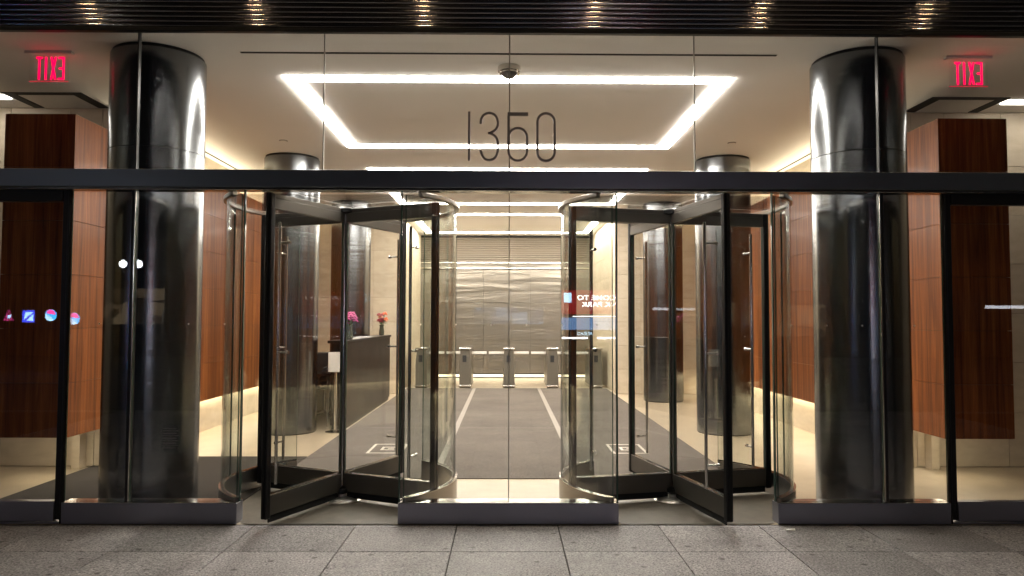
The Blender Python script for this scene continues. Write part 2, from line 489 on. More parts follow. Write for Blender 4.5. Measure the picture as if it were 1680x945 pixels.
# stone walls ------------------------------------------------------------
def stone_wall_y(name, label, xs, y, zs, parent_loc, back=.14):
    """wall facing -Y at plane y, slabs proud of a dark joint backing"""
    e = thing(name, label, 'wall', parent_loc)
    box('backing', 'stone_joint', e, min(xs), max(xs), y + .024, y + back, 0, ZC - .001)
    for i in range(len(xs) - 1):
        for k in range(len(zs) - 1):
            piece('stone_panel', 'limestone', e, xs[i] + .002, xs[i + 1] - .002, y, y + .024, zs[k] + .002, zs[k + 1] - .002)
    return e
def stone_wall_x(name, label, x, ysx, zs, sx, parent_loc):
    e = thing(name, label, 'wall', parent_loc)
    a, b = sorted((x + sx * .024, x + sx * .15)); box('backing', 'stone_joint', e, a, b, min(ysx), max(ysx), 0, ZC - .001)
    for i in range(len(ysx) - 1):
        for k in range(len(zs) - 1):
            a, b = sorted((x, x + sx * .024)); piece('stone_panel', 'limestone', e, a, b, ysx[i] + .002, ysx[i + 1] - .002, zs[k] + .002, zs[k + 1] - .002)
    return e
zr = [.005, .56, 1.07, 1.58, 2.09, 2.60, 3.11, ZC - .002]
zp = [.005, .50, .98, 1.46, 1.94, 2.42, 2.90, ZC - .002]
for sx in (-1, 1):
    side = 'left' if sx < 0 else 'right'
    xs = sorted(sx * q for q in (4.205, 4.55, 5.15, 6.0, 7.0))
    stone_wall_y('stone_wall', 'cream stone wall of wide slabs behind the %s hanging wood panel box' % side, xs, 2.1, zr, (sx * 5.5, 2.1, 0))
    xs = sorted(sx * q for q in (2.22, 2.72, 3.3, 3.86))
    stone_wall_y('stone_wall', 'cream stone pier %s' % ('beyond the reception desk' if sx < 0 else 'right of the turnstiles, opposite the reception desk'), xs, 9.4, zp, (sx * 3.1, 9.4, 0))
    stone_wall_x('stone_wall', 'cream stone side wall of the turnstile passage, %s' % ('on the reception side' if sx < 0 else 'across from the reception side'), sx * 2.22, [9.43, 10.4, 11.4, 12.4, 13.38], zp, sx, (sx * 2.22, 11.4, 0))
    # outer end wall of the side bay
    a, b = sorted((sx * 7.0, sx * 7.12))
    o = box('bay_wall', 'limestone', None, a, b, .02, 2.1, 0, ZC - .001); tag(o, 'plain cream end wall of the %s side bay' % side, 'wall')

# wood walls --------------------------------------------------------------
WX, WZ0, WZ1, WY0, WY1 = 3.92, .44, 3.35, 1.15, 9.36
for sx in (-1, 1):
    side = 'left' if sx < 0 else 'right'
    e = thing('wood_wall', 'glossy red brown wood panel wall floating above a lit plinth, along the %s side' % side, 'wall', (sx * WX, 5, 0))
    rows = [WZ0 + (WZ1 - WZ0) * k / 6 for k in range(7)]
    cols = [WY0 + (WY1 - WY0) * k / 7 for k in range(8)]
    a, b = sorted((sx * (WX + .022), sx * (WX + .045))); box('backing', 'slot_dark', e, a, b, WY0 + .03, WY1, WZ0 + .004, WZ1 - .004)
    for i in range(7):
        for k in range(6):
            a, b = sorted((sx * WX, sx * (WX + .022)))
            piece('wood_panel', 'wood', e, a, b, cols[i] + .0008, cols[i + 1] - .0008, rows[k] + .0012, rows[k + 1] - .0012, .0012)
    # front of the box that faces the street
    a, b = sorted((sx * (WX + .045), sx * 4.53)); box('backing', 'slot_dark', e, a, b, WY0 + .03, 2.095, WZ0 + .004, WZ1 - .004)
    for k in range(6):
        a, b = sorted((sx * (WX + .023), sx * 4.53)); piece('wood_panel', 'wood', e, a, b, WY0, WY0 + .022, rows[k] + .0012, rows[k + 1] - .0012, .0012)
        a, b = sorted((sx * 4.53, sx * 4.552)); piece('wood_panel', 'wood', e, a, b, WY0 + .001, 2.09, rows[k] + .002, rows[k + 1] - .002)
    # plinth and upper band, set back, with hidden light lines
    a, b = sorted((sx * 4.06, sx * 4.2)); box('plinth', 'limestone', e, a, b, 2.098, WY1, .0, ZC - .001)
    a, b = sorted((sx * 3.985, sx * 4.035)); box('cove_light', 'cove', e, a, b, 2.2, 9.2, WZ0 + .03, WZ0 + .05)
    a, b = sorted((sx * 3.985, sx * 4.035)); box('cove_light', 'cove', e, a, b, 2.2, 9.2, WZ1 - .05, WZ1 - .03)
    a, b = sorted((sx * 4.05, sx * 4.48)); box('cove_light', 'cove', e, a, b, 1.5, 1.55, WZ0 - .012, WZ0 + .003)
    a, b = sorted((sx * 4.28, sx * 4.36)); box('stone_fin', 'limestone', e, a, b, 1.98, 2.095, 0, WZ0 + .002)

# steel back wall ----------------------------------------------------------
e = thing('steel_wall', 'rippled stainless steel end wall behind the turnstiles, louvred at the top', 'wall', (0, 13.4, 0))
box('backing', 'slot_dark', e, -2.4, 2.4, 13.43, 13.6, 0, ZC - .001)
xs = [-2.4, -1.8, -.6, .6, 1.8, 2.4]; zs = [.12, .97, 1.93, 2.80]
for i in range(5):
    for k in range(3):
        piece('steel_panel', 'wall_steel', e, xs[i] + .003, xs[i + 1] - .003, 13.4, 13.43, zs[k] + .004, zs[k + 1] - .004, .003)
for z0, z1 in ((2.806, 2.84), (2.95, 2.985)): box('trim_rail', 'chrome', e, -2.4, 2.4, 13.375, 13.42, z0, z1, .006)
box('frieze', 'wall_steel', e, -2.4, 2.4, 13.41, 13.43, 2.842, 2.948)
for k in range(11):
    z = 3.0 + k * .057
    MB().add([(-2.4, 13.38, z), (2.4, 13.38, z), (2.4, 13.42, z + .048), (-2.4, 13.42, z + .048), (-2.4, 13.42, z - .003), (2.4, 13.42, z - .003)],
             [(0, 1, 2, 3), (0, 4, 5, 1), (0, 3, 4), (1, 5, 2), (3, 2, 5, 4)]).build('louvre_slat', 'louvre_metal', e, smooth=False)
box('base_light', 'base_glow', e, -2.2, 2.2, 13.41, 13.428, .03, .09)

# ================================================================== columns
names = {(-1, 0): 'left front steel column behind the glass, nearest the street', (1, 0): 'right front steel column behind the glass, nearest the street',
         (-1, 1): 'steel column inside the lobby just in front of the reception desk', (1, 1): 'steel column inside the lobby behind the right revolving door',
         (-1, 2): 'farthest steel column on the reception side, behind the desk', (1, 2): 'farthest steel column on the right, near the stone pier'}
for sx in (-1, 1):
    for k in range(3):
        c = (sx * 2.92, .62 + 3.8 * k)
        e = thing('steel_column', 'round brushed ' + names[(sx, k)], 'column', (c[0], c[1], 0), 'steel columns in two rows')
        for z0, z1 in ((.012, 2.852), (2.857, ZC - .03)): MB().cyl(c, .365, z0, z1, 96).build('shaft', 'column_steel', e)
        MB().cyl(c, .361, 2.852, 2.857, 64, caps=False).build('shaft_joint', 'slot_dark', e)
        MB().cyl(c, .35, ZC - .03, ZC - .0005, 64).build('collar', 'dark_metal', e)
        MB().cyl(c, .352, .0, .012, 64).build('foot', 'slot_dark', e)

# ================================================================== ceiling lights and fittings
def led_rect(y0, y1, label):
    w_ = .062; x = 1.96
    e = thing('ceiling_light', label, 'light', (0, (y0 + y1) / 2, ZC), 'rectangular light lines in the ceiling')
    for q in ((-x - w_, x + w_, y0 - w_, y0 + w_), (-x - w_, x + w_, y1 - w_, y1 + w_), (-x - w_, -x + w_, y0 + w_, y1 - w_), (x - w_, x + w_, y0 + w_, y1 - w_)):
        box('light_line', 'led', e, *q, ZC - .012, ZC - .0005)
led_rect(1.12, 3.68, 'glowing rectangular light line in the ceiling just behind the house number')
led_rect(5.10, 8.22, 'second glowing rectangular ceiling light line, over the reception desk')
led_rect(9.60, 12.75, 'farthest glowing rectangular ceiling light line, over the turnstiles')
for sx in (-1, 1):
    a, b = sorted((sx * 4.93, sx * 6.8))
    o = box('bay_light', 'bay_led', None, a, b, 1.66, 1.78, ZC - .012, ZC - .0005)
    tag(o, 'straight ceiling light line in the %s side bay beside the exit sign' % ('left' if sx < 0 else 'right'), 'light')
e = thing('dome_camera', 'small round silver dome fitting on the ceiling above the house number', 'camera', (0, .80, ZC))
MB().lathe((0, .80, ZC), [(.098, -.0005), (.1, -.012), (.098, -.045), (.08, -.05)][::-1], 32).build('housing', 'chrome', e)
MB().lathe((0, .80, ZC), [(.012, -.105), (.045, -.092), (.066, -.072), (.074, -.05)], 24).build('dome', 'smoked_dome', e)
MB().arc((0, .80), .074, .083, 0, 2 * math.pi, ZC - .062, ZC - .05, 32).build('ring', 'chrome', e)

for sx in (-1, 1):
    e = thing('sprinkler', 'tiny white ceiling sprinkler disc near the second %s column' % ('left' if sx < 0 else 'right'), 'sprinkler', (sx * 2.75, 3.45, ZC), 'ceiling sprinklers')
    MB().cyl((sx * 2.75, 3.45), .04, ZC - .006, ZC - .0005, 20).build('cover_plate', 'white_plastic', e)
    MB().cyl((sx * 2.75, 3.45), .05, ZC - .002, ZC - .0004, 20).build('gap_ring', 'slot_dark', e)
# exit signs, lettered to be read from inside
for sx in (-1, 1):
    x0 = -3.93 if sx < 0 else 3.62
    e = thing('exit_sign', 'red lit exit sign hanging from the ceiling in the %s side bay' % ('left' if sx < 0 else 'right'), 'exit sign', (x0 + .17, .5, ZC), 'red exit signs')
    box('mount', 'white_plastic', e, x0 - .02, x0 + .36, .475, .525, ZC - .022, ZC - .0005, .003)
    box('acrylic_panel', 'acrylic', e, x0 + .01, x0 + .33, .497, .503, ZC - .245, ZC - .022)
    box('edge_glow', 'exit_glow', e, x0 + .012, x0 + .328, .494, .506, ZC - .249, ZC - .246)
    L = MB(); ya_, yb_ = .5035, .5065; zb, hh, lw, lh, sw = ZC - .232, .19, .052, .062, .0165
    X = lambda k, u: x0 + .292 - k * .0655 - u        # read from inside: runs towards -X
    def bar(k, u0, u1, v0, v1): L.box(X(k, u1), X(k, u0), ya_, yb_, zb + v0, zb + v1)
    bar(0, 0, sw, 0, hh); bar(0, sw, lw, 0, sw); bar(0, sw, lw * .9, (hh - sw) / 2, (hh + sw) / 2); bar(0, sw, lw, hh - sw, hh)
    for u0, u1 in ((0, lw - sw), (lw - sw, 0)):
        q = [(X(1, u0), zb), (X(1, u0 + sw), zb), (X(1, u1 + sw), zb + hh), (X(1, u1), zb + hh)]
        dy = .0004 if u0 else 0
        L.add([(a_, ya_ + dy, c_) for a_, c_ in q] + [(a_, yb_ + dy, c_) for a_, c_ in q], [(0, 1, 2, 3), (7, 6, 5, 4), (0, 4, 5, 1), (1, 5, 6, 2), (2, 6, 7, 3), (3, 7, 4, 0)])
    bar(2, .013, .013 + sw, 0, hh)
    bar(3, -.016, lw - .016, hh - sw, hh); bar(3, (lw - sw) / 2 - .016, (lw + sw) / 2 - .016, 0, hh - sw)
    L.build('lettering', 'exit_red', e, smooth=False)

# ================================================================== storefront
st = thing('storefront', 'tall glass office entrance front with dark steel transom and low steel base', 'storefront', (0, 0, 0))
# fixed lower panes
for x0, x1 in ((-.80, -.003), (.003, .80), (-3.262, -2.817), (-2.787, -1.985), (1.985, 2.787), (2.817, 3.262), (-7, -4.37), (4.37, 7)):
    pane('glass_pane', st, x0, x1, GY - .006, GY + .006, ZB, ZT0)
# upper panes
for k in range(-3, 3):
    pane('glass_pane', st, k * S + .004, (k + 1) * S - .004, GY - .006, GY + .006, ZT1, ZF + .03)
for a, b in ((-7, -3 * S - .004), (3 * S + .004, 7)): pane('glass_pane', st, a, b, GY - .006, GY + .006, ZT1, ZF + .03)
# joints
for k in (-3, -1, 0, 1, 3):
    box('joint_seal', 'seal', st, k * S - .0042, k * S + .0042, GY - .0055, GY + .0055, ZT1, ZF + .02)
box('joint_seal', 'seal', st, -.0032, .0032, GY - .0055, GY + .0055, ZB, ZT0)
for sx in (-1, 1):
    x = sx * 2 * S
    box('mullion', 'dark_metal', st, x - .0045, x + .0045, GY - .008, GY + .03, ZT1, ZF + .02, .001)
    box('mullion', 'dark_metal', st, x - .014, x + .014, GY - .02, GY + .03, ZB, ZT0, .002)
    box('mullion_cover', 'chrome', st, x - sx * .0145 - .004, x - sx * .0145 + .004, GY - .026, GY - .0202, ZB + .002, ZT0 - .002, .001)
for x in (-1.979, -.806, .806, 1.979):
    box('edge_channel', 'glass_edge', st, x - .006, x + .006, GY - .012, GY + .012, ZB + .0005, ZT0 - .0005, .001)
# transom
box('transom', 'transom_metal', st, -7, 7, -.01, .11, ZT0 + .022, ZT1, .004)
box('transom_lip', 'chrome', st, -7, 7, -.004, .105, ZT0, ZT0 + .0215, .004)
# bases
for x0, x1 in ((-.81, .81), (-3.262, -1.985), (1.985, 3.262), (-7, -4.365), (4.365, 7)):
    b = box('base', 'base_steel', st, x0, x1, 0, .13, 0.002, ZB - .004, .005)
    box('base_cap', 'chrome', b, x0, x1, .001, .129, ZB - .0035, ZB, .0015)
# frosted dots at eye level
for x0, x1 in ((-3.25, -2.83), (-2.78, -1.98), (-.79, .79), (1.98, 2.78), (2.83, 3.25)):
    d = MB(); n = int((x1 - x0) / .26)
    for i in range(n):
        x = x0 + (i + .5) * (x1 - x0) / n
        d.add([(x + .006 * math.cos(q * math.pi / 4), GY - .0066, 1.462 + .006 * math.sin(q * math.pi / 4)) for q in range(8)], [tuple(reversed(range(8)))])
    tag(d.build('safety_dots', 'white_plastic', st, smooth=False), kind='stuff')
# notice on the glass in front of the left column
nt_ = pane('notice_decal', st, -2.56, -2.43, GY - .0085, GY - .0065, .52, .72, mat='decal')
l = MB()
for k in range(9): l.box(-2.55, -2.45 + .015 * (k % 2), GY - .0092, GY - .0087, .69 - k * .018, .694 - k * .018)
l.build('print', 'number_metal', nt_, smooth=False)

# house number 1350
PX = 1 / (4.975 * 214.0)
def NP(px, py): return ((px - 378) * PX, 3.06 - (py - 463) * PX * 1.005)
def ribbon(path, wd, y0, y1, closed=False, mb=None):
    mb = mb or MB(); P = [Vector(NP(*q)) for q in path]; k = len(P); b = len(mb.v)
    for i, q in enumerate(P):
        a = P[(i - 1) % k] if (closed or i > 0) else q; c = P[(i + 1) % k] if (closed or i < k - 1) else q
        d = (c - a).normalized(); nn = Vector((-d.y, d.x)) * wd / 2
        for s_ in (1, -1):
            for y in (y0, y1): mb.v.append((q.x + nn.x * s_, y, q.y + nn.y * s_))
    for i in range(k if closed else k - 1):
        p_, q_ = b + 4 * i, b + 4 * ((i + 1) % k)
        for f in ((p_, q_, q_ + 2, p_ + 2), (p_ + 1, p_ + 3, q_ + 3, q_ + 1), (p_, p_ + 1, q_ + 1, q_), (p_ + 2, q_ + 2, q_ + 3, p_ + 3)): mb.f.append(f); mb.mi.append(0)
    if not closed:
        e_ = b + 4 * (k - 1); mb.f += [(b, b + 2, b + 3, b + 1), (e_, e_ + 1, e_ + 3, e_ + 2)]; mb.mi += [0, 0]
    return mb
def stadium(cx, hw, y0, y1, n=10):
    pts = []
    for i in range(n + 1): a = math.pi * i / n; pts.append((cx + hw * math.cos(a), y0 + hw - hw * math.sin(a)))
    for i in range(n + 1): a = math.pi + math.pi * i / n; pts.append((cx + hw * math.cos(a), y1 - hw - hw * math.sin(a)))
    return pts
def smooth_path(p, it=2):
    for _ in range(it):
        q = [p[0]]
        for a, b in zip(p, p[1:]): q += [(a[0] * .75 + b[0] * .25, a[1] * .75 + b[1] * .25), (a[0] * .25 + b[0] * .75, a[1] * .25 + b[1] * .75)]
        p = q + [p[-1]]
    return p
hn = thing('house_number', 'thin grey numerals 1350 fixed to the glass above the doors', 'number sign', (0, GY, 2.69))
ya, yb = GY - .022, GY - .0065
ribbon([(55, 458), (55, 852)], .017, ya, yb).build('numeral_one', 'number_metal', hn)
ribbon(smooth_path([(147, 556), (149, 520), (168, 482), (217, 463), (268, 484), (289, 545), (275, 600), (225, 630), (206, 632)]), .017, ya, yb, mb=
       ribbon(smooth_path([(206, 632), (225, 630), (268, 655), (287, 700), (288, 770), (268, 830), (217, 852), (168, 832), (146, 768)]), .017, ya, yb)).build('numeral_three', 'number_metal', hn)
m5 = ribbon([(363, 476), (527, 476)], .026, ya, yb); ribbon([(370, 490), (370, 715)], .017, ya, yb, mb=m5)
ribbon(stadium(445, 74, 588, 850), .0172, ya + .0007, yb - .0007, True, mb=m5); m5.build('numeral_five', 'number_metal', hn)
ribbon(stadium(671, 69, 468, 852), .018, ya, yb, True).build('numeral_zero', 'number_metal', hn)

# side doors
for sx in (-1, 1):
    side = 'left' if sx < 0 else 'right'
    e = thing('side_door', 'dark framed glass side door at the %s end of the front' % side, 'door', (sx * 3.8, 0, 0), 'glass side doors')
    def sb(n, m_, a, b, *r, **k): a, b = sorted((sx * a, sx * b)); return box(n, m_, e, a, b, *r, **k)
    sb('jamb', 'dark_metal', 3.268, 3.281, .012, .05, 0.002, ZT0 - .001, bevel=.003)
    sb('stile', 'dark_metal', 3.284, 3.322, .02, .056, .03, ZT0 - .003, bevel=.004)
    sb('stile', 'dark_metal', 4.27, 4.314, .012, .075, .03, ZT0 - .003, bevel=.004)
    sb('jamb', 'dark_metal', 4.32, 4.36, -.004, .10, 0.002, ZT0 - .001, bevel=.003)
    sb('head_rail', 'dark_metal', 3.323, 4.269, .012, .075, 2.372, ZT0 - .003, bevel=.003)
    sb('bottom_rail', 'base_steel', 3.323, 4.269, .012, .075, .022, .165, bevel=.003)
    a, b = sorted((sx * 3.318, sx * 4.275)); pane('glass_pane', e, a, b, .037, .049, .16, 2.38)
    sb('threshold', 'base_steel', 3.282, 4.319, .005, .10, .002, .018, bevel=.003)

# ================================================================== ribbed fascia above the glass
fa = thing('ribbed_fascia', 'dark horizontally ribbed metal fascia above the glass front', 'fascia', (0, 0, ZF))
box('backing', 'black_metal', fa, -9, 9, .0, .018, ZF + .03, 4.999)
box('drip_edge', 'black_metal', fa, -9, 9, -.03, .018, ZF, ZF + .0295, .004)
prof = []
for k in range(17):
    zc = ZF + .052 + k * .0375; b = MB()
    n = 8; xs = (-9, 9)
    for x in xs:
        for i in range(n + 1):
            a = -math.pi / 2 + math.pi * i / n
            b.v.append((x, -.001 - .017 * math.cos(a), zc + .0165 * math.sin(a)))
    for i in range(n): b.f.append((i, n + 1 + i, n + 2 + i, i + 1)); b.mi.append(0)
    b.f.append(tuple(range(n + 1))); b.f.append(tuple(reversed(range(n + 1, 2 * n + 2)))); b.mi += [0, 0]
    b.build('rib', 'fascia_metal', fa, angle=60)
cn = box('canopy', 'dark_wall', None, -9, 9, -3.6, .14, 5.0, 5.3, .01)
tag(cn, 'dark flat canopy over the pavement above the ribbed fascia', 'canopy')
for i, x in enumerate((-5.54, -3.96, -2.39, -.81, .81, 2.39, 3.96, 5.54)):
    e = thing('downlight', 'small round warm downlight in the canopy, number %d from the left' % (i + 1), 'light', (x, -1.0, 5.0), 'canopy downlights')
    e['label'] = ('first second third fourth fifth sixth seventh eighth'.split()[i]) + ' warm canopy downlight counted from the left, glinting in the fascia ribs'
    MB().cyl((x, -1.0), .045, 4.990, 4.999, 20).build('lens', 'downlight', e)
    MB().arc((x, -1.0), .046, .066, 0, 2 * math.pi, 4.984, 4.9995, 24).build('trim_ring', 'chrome', e)

# ================================================================== revolving doors
def revolving(sx, a_front, label):
    c = (sx * HX, HY)
    e = thing('revolving_door', label, 'revolving door', (c[0], c[1], 0), 'four wing revolving doors')
    a = math.asin((HY - .03) / DR)            # arcs stop at the front plane
    ab = math.asin(.74 / DR)
    for s0, s1 in ((-a, ab), (math.pi - ab, math.pi + a)):
        cb = MB().arc(c, DR - .03, DR + .006, s0, s1, 0.002, .185, 40).build('curb', 'curb_steel', e, .004)
        MB().arc(c, DR - .032, DR + .008, s0, s1, .1855, .190, 40).build('curb_cap', 'chrome', cb)
        mid = (s0 + s1) / 2; gp = .0025
        for q0, q1 in ((s0, mid - gp), (mid + gp, s1)):
            MB().arc(c, DR - .018, DR - .006, q0, q1, .190, 2.4355, 24, side=1).build('curved_glass', ['curved_glass', 'glass_edge'], e)
        MB().arc(c, DR - .016, DR - .008, mid - gp, mid + gp, .190, 2.4355, 1).build('glass_joint', 'chrome', e)
    fa_ = math.asin((.118 - HY) / DR)
    MB().arc(c, DR - .03, DR + .012, fa_, math.pi - fa_, 2.436, 2.472, 96).build('top_ring', 'ring_metal', e, .006)
    # glass lid of the drum
    fb_ = math.asin((.118 - HY) / (DR - .031)); rim = []
    for i in range(65):
        q = fb_ + (math.pi - 2 * fb_) * i / 64; rim.append((c[0] + (DR - .031) * math.cos(q), c[1] + (DR - .031) * math.sin(q)))
    MB().add([(x_, y_, 2.447) for x_, y_ in rim] + [(x_, y_, 2.457) for x_, y_ in rim], [tuple(reversed(range(65))), tuple(range(65, 130))]).build('glass_ceiling', 'glass', e, smooth=False)
    # floor under the wings, cut straight at the front plane
    pts = [(c[0] - math.sqrt(DR ** 2 - (HY) ** 2), -.004), (c[0] + math.sqrt(DR ** 2 - (HY) ** 2), -.004)]
    a0 = math.asin(-HY / (DR - .03)); cs = []
    for i in range(41):
        q = a0 + (math.pi - 2 * a0) * i / 40; cs.append((c[0] + (DR - .03) * math.cos(q), c[1] + (DR - .03) * math.sin(q), .004))
    MB().add(cs, [tuple(range(41))]).build('door_floor', 'door_floor', e)
    MB().lathe((*c, 0), [(.168, .0045), (.168, .008), (.15, .022), (.05, .034), (.05, .05)], 40).build('floor_disc', 'satin_steel', e)
    MB().cyl(c, .0165, .05, 2.44, 20).build('centre_shaft', 'chrome', e)
    MB().lathe((*c, 0), [(.05, 2.39), (.078, 2.40), (.078, 2.43), (.05, 2.446)], 28).build('top_hub', 'black_metal', e)
    MB().lathe((*c, 0), [(.045, .055), (.072, .07), (.072, .10), (.045, .115)], 28).build('bottom_hub', 'black_metal', e)
    for k in range(4):
        an = a_front + k * math.pi / 2; d = Vector((math.cos(an), math.sin(an))); n = Vector((-d.y, d.x))
        P = lambda r, t_, z: (c[0] + d.x * r + n.x * t_, c[1] + d.y * r + n.y * t_, z)
        fr = MB().box(.031, .858, -.021, .021, .075, .222, xf=P).box(.031, .858, -.021, .021, 2.315, 2.395, xf=P).box(.08, .858, -.019, .019, 2.3955, 2.43, xf=P).box(.017, .030, -.011, .011, .12, 2.394, xf=P)
        wg = fr.build('door_wing', 'bronze_rail', e, .003)
        MB().box(.032, .857, -.0195, .0195, .2225, .228, xf=P).build('glazing_bead', 'chrome', wg)
        MB().box(.0305, .858, -.006, .006, .228, 2.3145, xf=P, side=1).build('glass_pane', ['glass', 'glass_edge'], wg, smooth=False)
        MB().box(.859, .905, -.026, .026, .055, 2.43, xf=P).build('stile', 'black_metal', wg, .006)
        MB().box(.054, .856, -.005, .005, .022, .0748, xf=P).box(.9055, .918, -.005, .005, .06, 2.425, xf=P).build('brush_seal', 'rubber', wg, smooth=False)
        for sgn in (1,):
            tb = MB().tube([P(.70, -.075 * sgn, .26), P(.70, -.075 * sgn, 2.24)], .0125, 12)
            pb = tb.build('pull_bar', 'chrome', wg)
            so = MB()
            for z in (.42, 1.25, 2.08): so.tube([P(.70, -.075 * sgn, z), P(.70, .012, z)], .008, 10).tube([P(.70, .008, z), P(.70, .03, z)], .014, 10)
            so.build('standoff', 'chrome', wg)
    return e
revolving(-1, math.pi + R(65), 'left revolving door with its near black edged wing swung outward to the left')
revolving(1, -R(77), 'right revolving door with its near wing pointing almost straight at the street')

# ================================================================== reception
e = thing('reception_desk', 'long polished black reception counter left of the carpet', 'desk', (-2.3, 6.4, 0))
box('counter_body', 'desk_stone', e, -2.40, -2.19, 4.56, 8.3, .06, 1.17, .004)
box('counter_top', 'desk_stone', e, -2.44, -2.17, 4.52, 8.33, 1.171, 1.21, .004)
box('toe_kick', 'black_plastic', e, -2.385, -2.21, 4.58, 8.28, .002, .059)
box('work_surface', 'desk_stone', e, -3.0, -2.402, 4.80, 7.6, .70, .74, .004)
box('inner_panel', 'black_plastic', e, -2.98, -2.94, 5.08, 7.55, .002, .699)
box('desk_leg', 'chrome', e, -2.52, -2.49, 4.84, 4.87, .002, .699, .003)
ph = thing('telephone', 'dark desk telephone on the low work surface behind the counter', 'telephone', (-2.5, 4.95, .74))
box('base', 'black_plastic', ph, -2.59, -2.42, 4.85, 5.06, .7405, .79, .012)
box('handset', 'black_plastic', ph, -2.585, -2.54, 4.85, 5.05, .7905, .825, .012)
box('screen', 'white_plastic', ph, -2.52, -2.44, 4.97, 5.03, .7903, .794)
def vase(x, y, z, h, mats, label, seed):
    rr = random.Random(seed)
    e = thing('flower_vase', label, 'vase', (x, y, z), 'flower vases on the reception counter')
    MB().lathe((x, y, z), [(.04, .0005), (.048, .02), (.045, .09), (.034, .15), (.045, .19)], 20).build('vase', 'vase_glass', e)
    stm = MB()
    for i in range(11):
        a = rr.uniform(0, 6.28); q = rr.uniform(.01, .085); hh = h * rr.uniform(.62, 1.0)
        tip = (x + q * math.cos(a), y + q * math.sin(a), z + hh)
        stm.tube([(x, y, z + .12), (x + q * .35 * math.cos(a), y + q * .35 * math.sin(a), z + .2), tip], .003, 5)
        b = MB()
        for pet in range(9):
            pa = pet * 2.4; pr = .013 + .0028 * pet; cx_, cy_, cz_ = tip[0] + pr * math.cos(pa), tip[1] + pr * math.sin(pa), tip[2] + .024 - .005 * pet
            s_ = .019
            b.add([(cx_ + s_ * u, cy_ + s_ * v_, cz_ + s_ * w__) for u, v_, w__ in ((1, 0, .2), (0, 1, .1), (-1, 0, .2), (0, -1, .1), (0, 0, .9), (0, 0, -.6))],
                  [(0, 1, 4), (1, 2, 4), (2, 3, 4), (3, 0, 4), (1, 0, 5), (2, 1, 5), (3, 2, 5), (0, 3, 5)])
        b.build('blossom', mats[i % len(mats)], e, angle=80)
    stm.build('stems', 'leaf', e)
    for i in range(9):
        a = rr.uniform(0, 6.28); L = rr.uniform(.07, .12); zz = z + rr.uniform(.19, .26)
        dx, dy = math.cos(a), math.sin(a)
        MB().add([(x + .02 * dx, y + .02 * dy, zz), (x + .5 * L * dx - .018 * dy, y + .5 * L * dy + .018 * dx, zz + .03), (x + L * dx, y + L * dy, zz + .01), (x + .5 * L * dx + .018 * dy, y + .5 * L * dy - .018 * dx, zz + .03), (x + .5 * L * dx, y + .5 * L * dy, zz + .022)],
                 [(0, 4, 1), (1, 4, 2), (2, 4, 3), (3, 4, 0)]).build('leaf', 'leaf', e)
vase(-2.24, 4.98, 1.21, .38, ['pink_petal'], 'vase of pink flowers on the near end of the reception counter', 3)
vase(-2.29, 7.95, 1.21, .40, ['red_petal', 'orange_petal', 'red_petal'], 'vase of dark red and orange flowers on the far end of the counter', 5)
for i, (y, rz, lb) in enumerate(((5.55, .3, 'sheet of white paper on the counter near the pink flowers'), (6.35, -.2, 'sheet of white paper halfway along the reception counter'))):
    me = MB().box(-.10, .10, -.14, .14, 0, .006).build('paper_sheet', 'paper'); me.location = (-2.31, y, 1.2115); me.rotation_euler.z = rz * .3
    tag(me, lb, 'paper', 'papers on the counter')
# sign stand
x, y = -2.285, 4.36
e = thing('sign_stand', 'beige notice board on a slim silver post beside the reception desk', 'sign stand', (x, y, 0))
MB().lathe((x, y, 0), [(.13, .0015), (.13, .012), (.03, .02), (.03, .03)], 28).build('foot_plate', 'chrome', e)
MB().cyl((x, y), .018, .03, .84, 16).build('post', 'chrome', e)
box('board', 'white_plastic', e, x - .095, x + .095, y - .028, y - .0185, .80, 1.06, .002)
box('frame', 'chrome', e, x - .102, x + .102, y - .0182, y - .012, .793, 1.067, .002)
# chair
x, y = -2.72, 5.55
e = thing('office_chair', 'dark office chair behind the reception counter, half hidden by the column', 'chair', (x, y, 0))
box('seat', 'black_plastic', e, x - .24, x + .24, y - .24, y + .24, .46, .53, .03)
box('backrest', 'black_plastic', e, x - .22, x + .22, y - .30, y - .25, .60, 1.02, .02)
MB().cyl((x, y), .028, .12, .46, 16).build('gas_post', 'chrome', e)
MB().tube([(x, y - .2, .5), (x, y - .31, .56), (x, y - .29, .7)], .02, 8).build('back_support', 'black_plastic', e)
for k in range(5):
    q = k * 2 * math.pi / 5 + .3
    lg = MB().tube([(x, y, .13), (x + .28 * math.cos(q), y + .28 * math.sin(q), .085)], .02, 8).build('leg', 'chrome', e)
    MB().tube([(x + .28 * math.cos(q) - .02 * math.sin(q), y + .28 * math.sin(q) + .02 * math.cos(q), .032), (x + .28 * math.cos(q) + .02 * math.sin(q), y + .28 * math.sin(q) - .02 * math.cos(q), .032)], .03, 12).build('caster', 'black_plastic', lg)
for s_ in (-1, 1):
    MB().tube([(x + s_ * .25, y + .1, .5), (x + s_ * .29, y + .1, .66), (x + s_ * .29, y - .16, .67)], .018, 8).build('armrest', 'black_plastic', e)

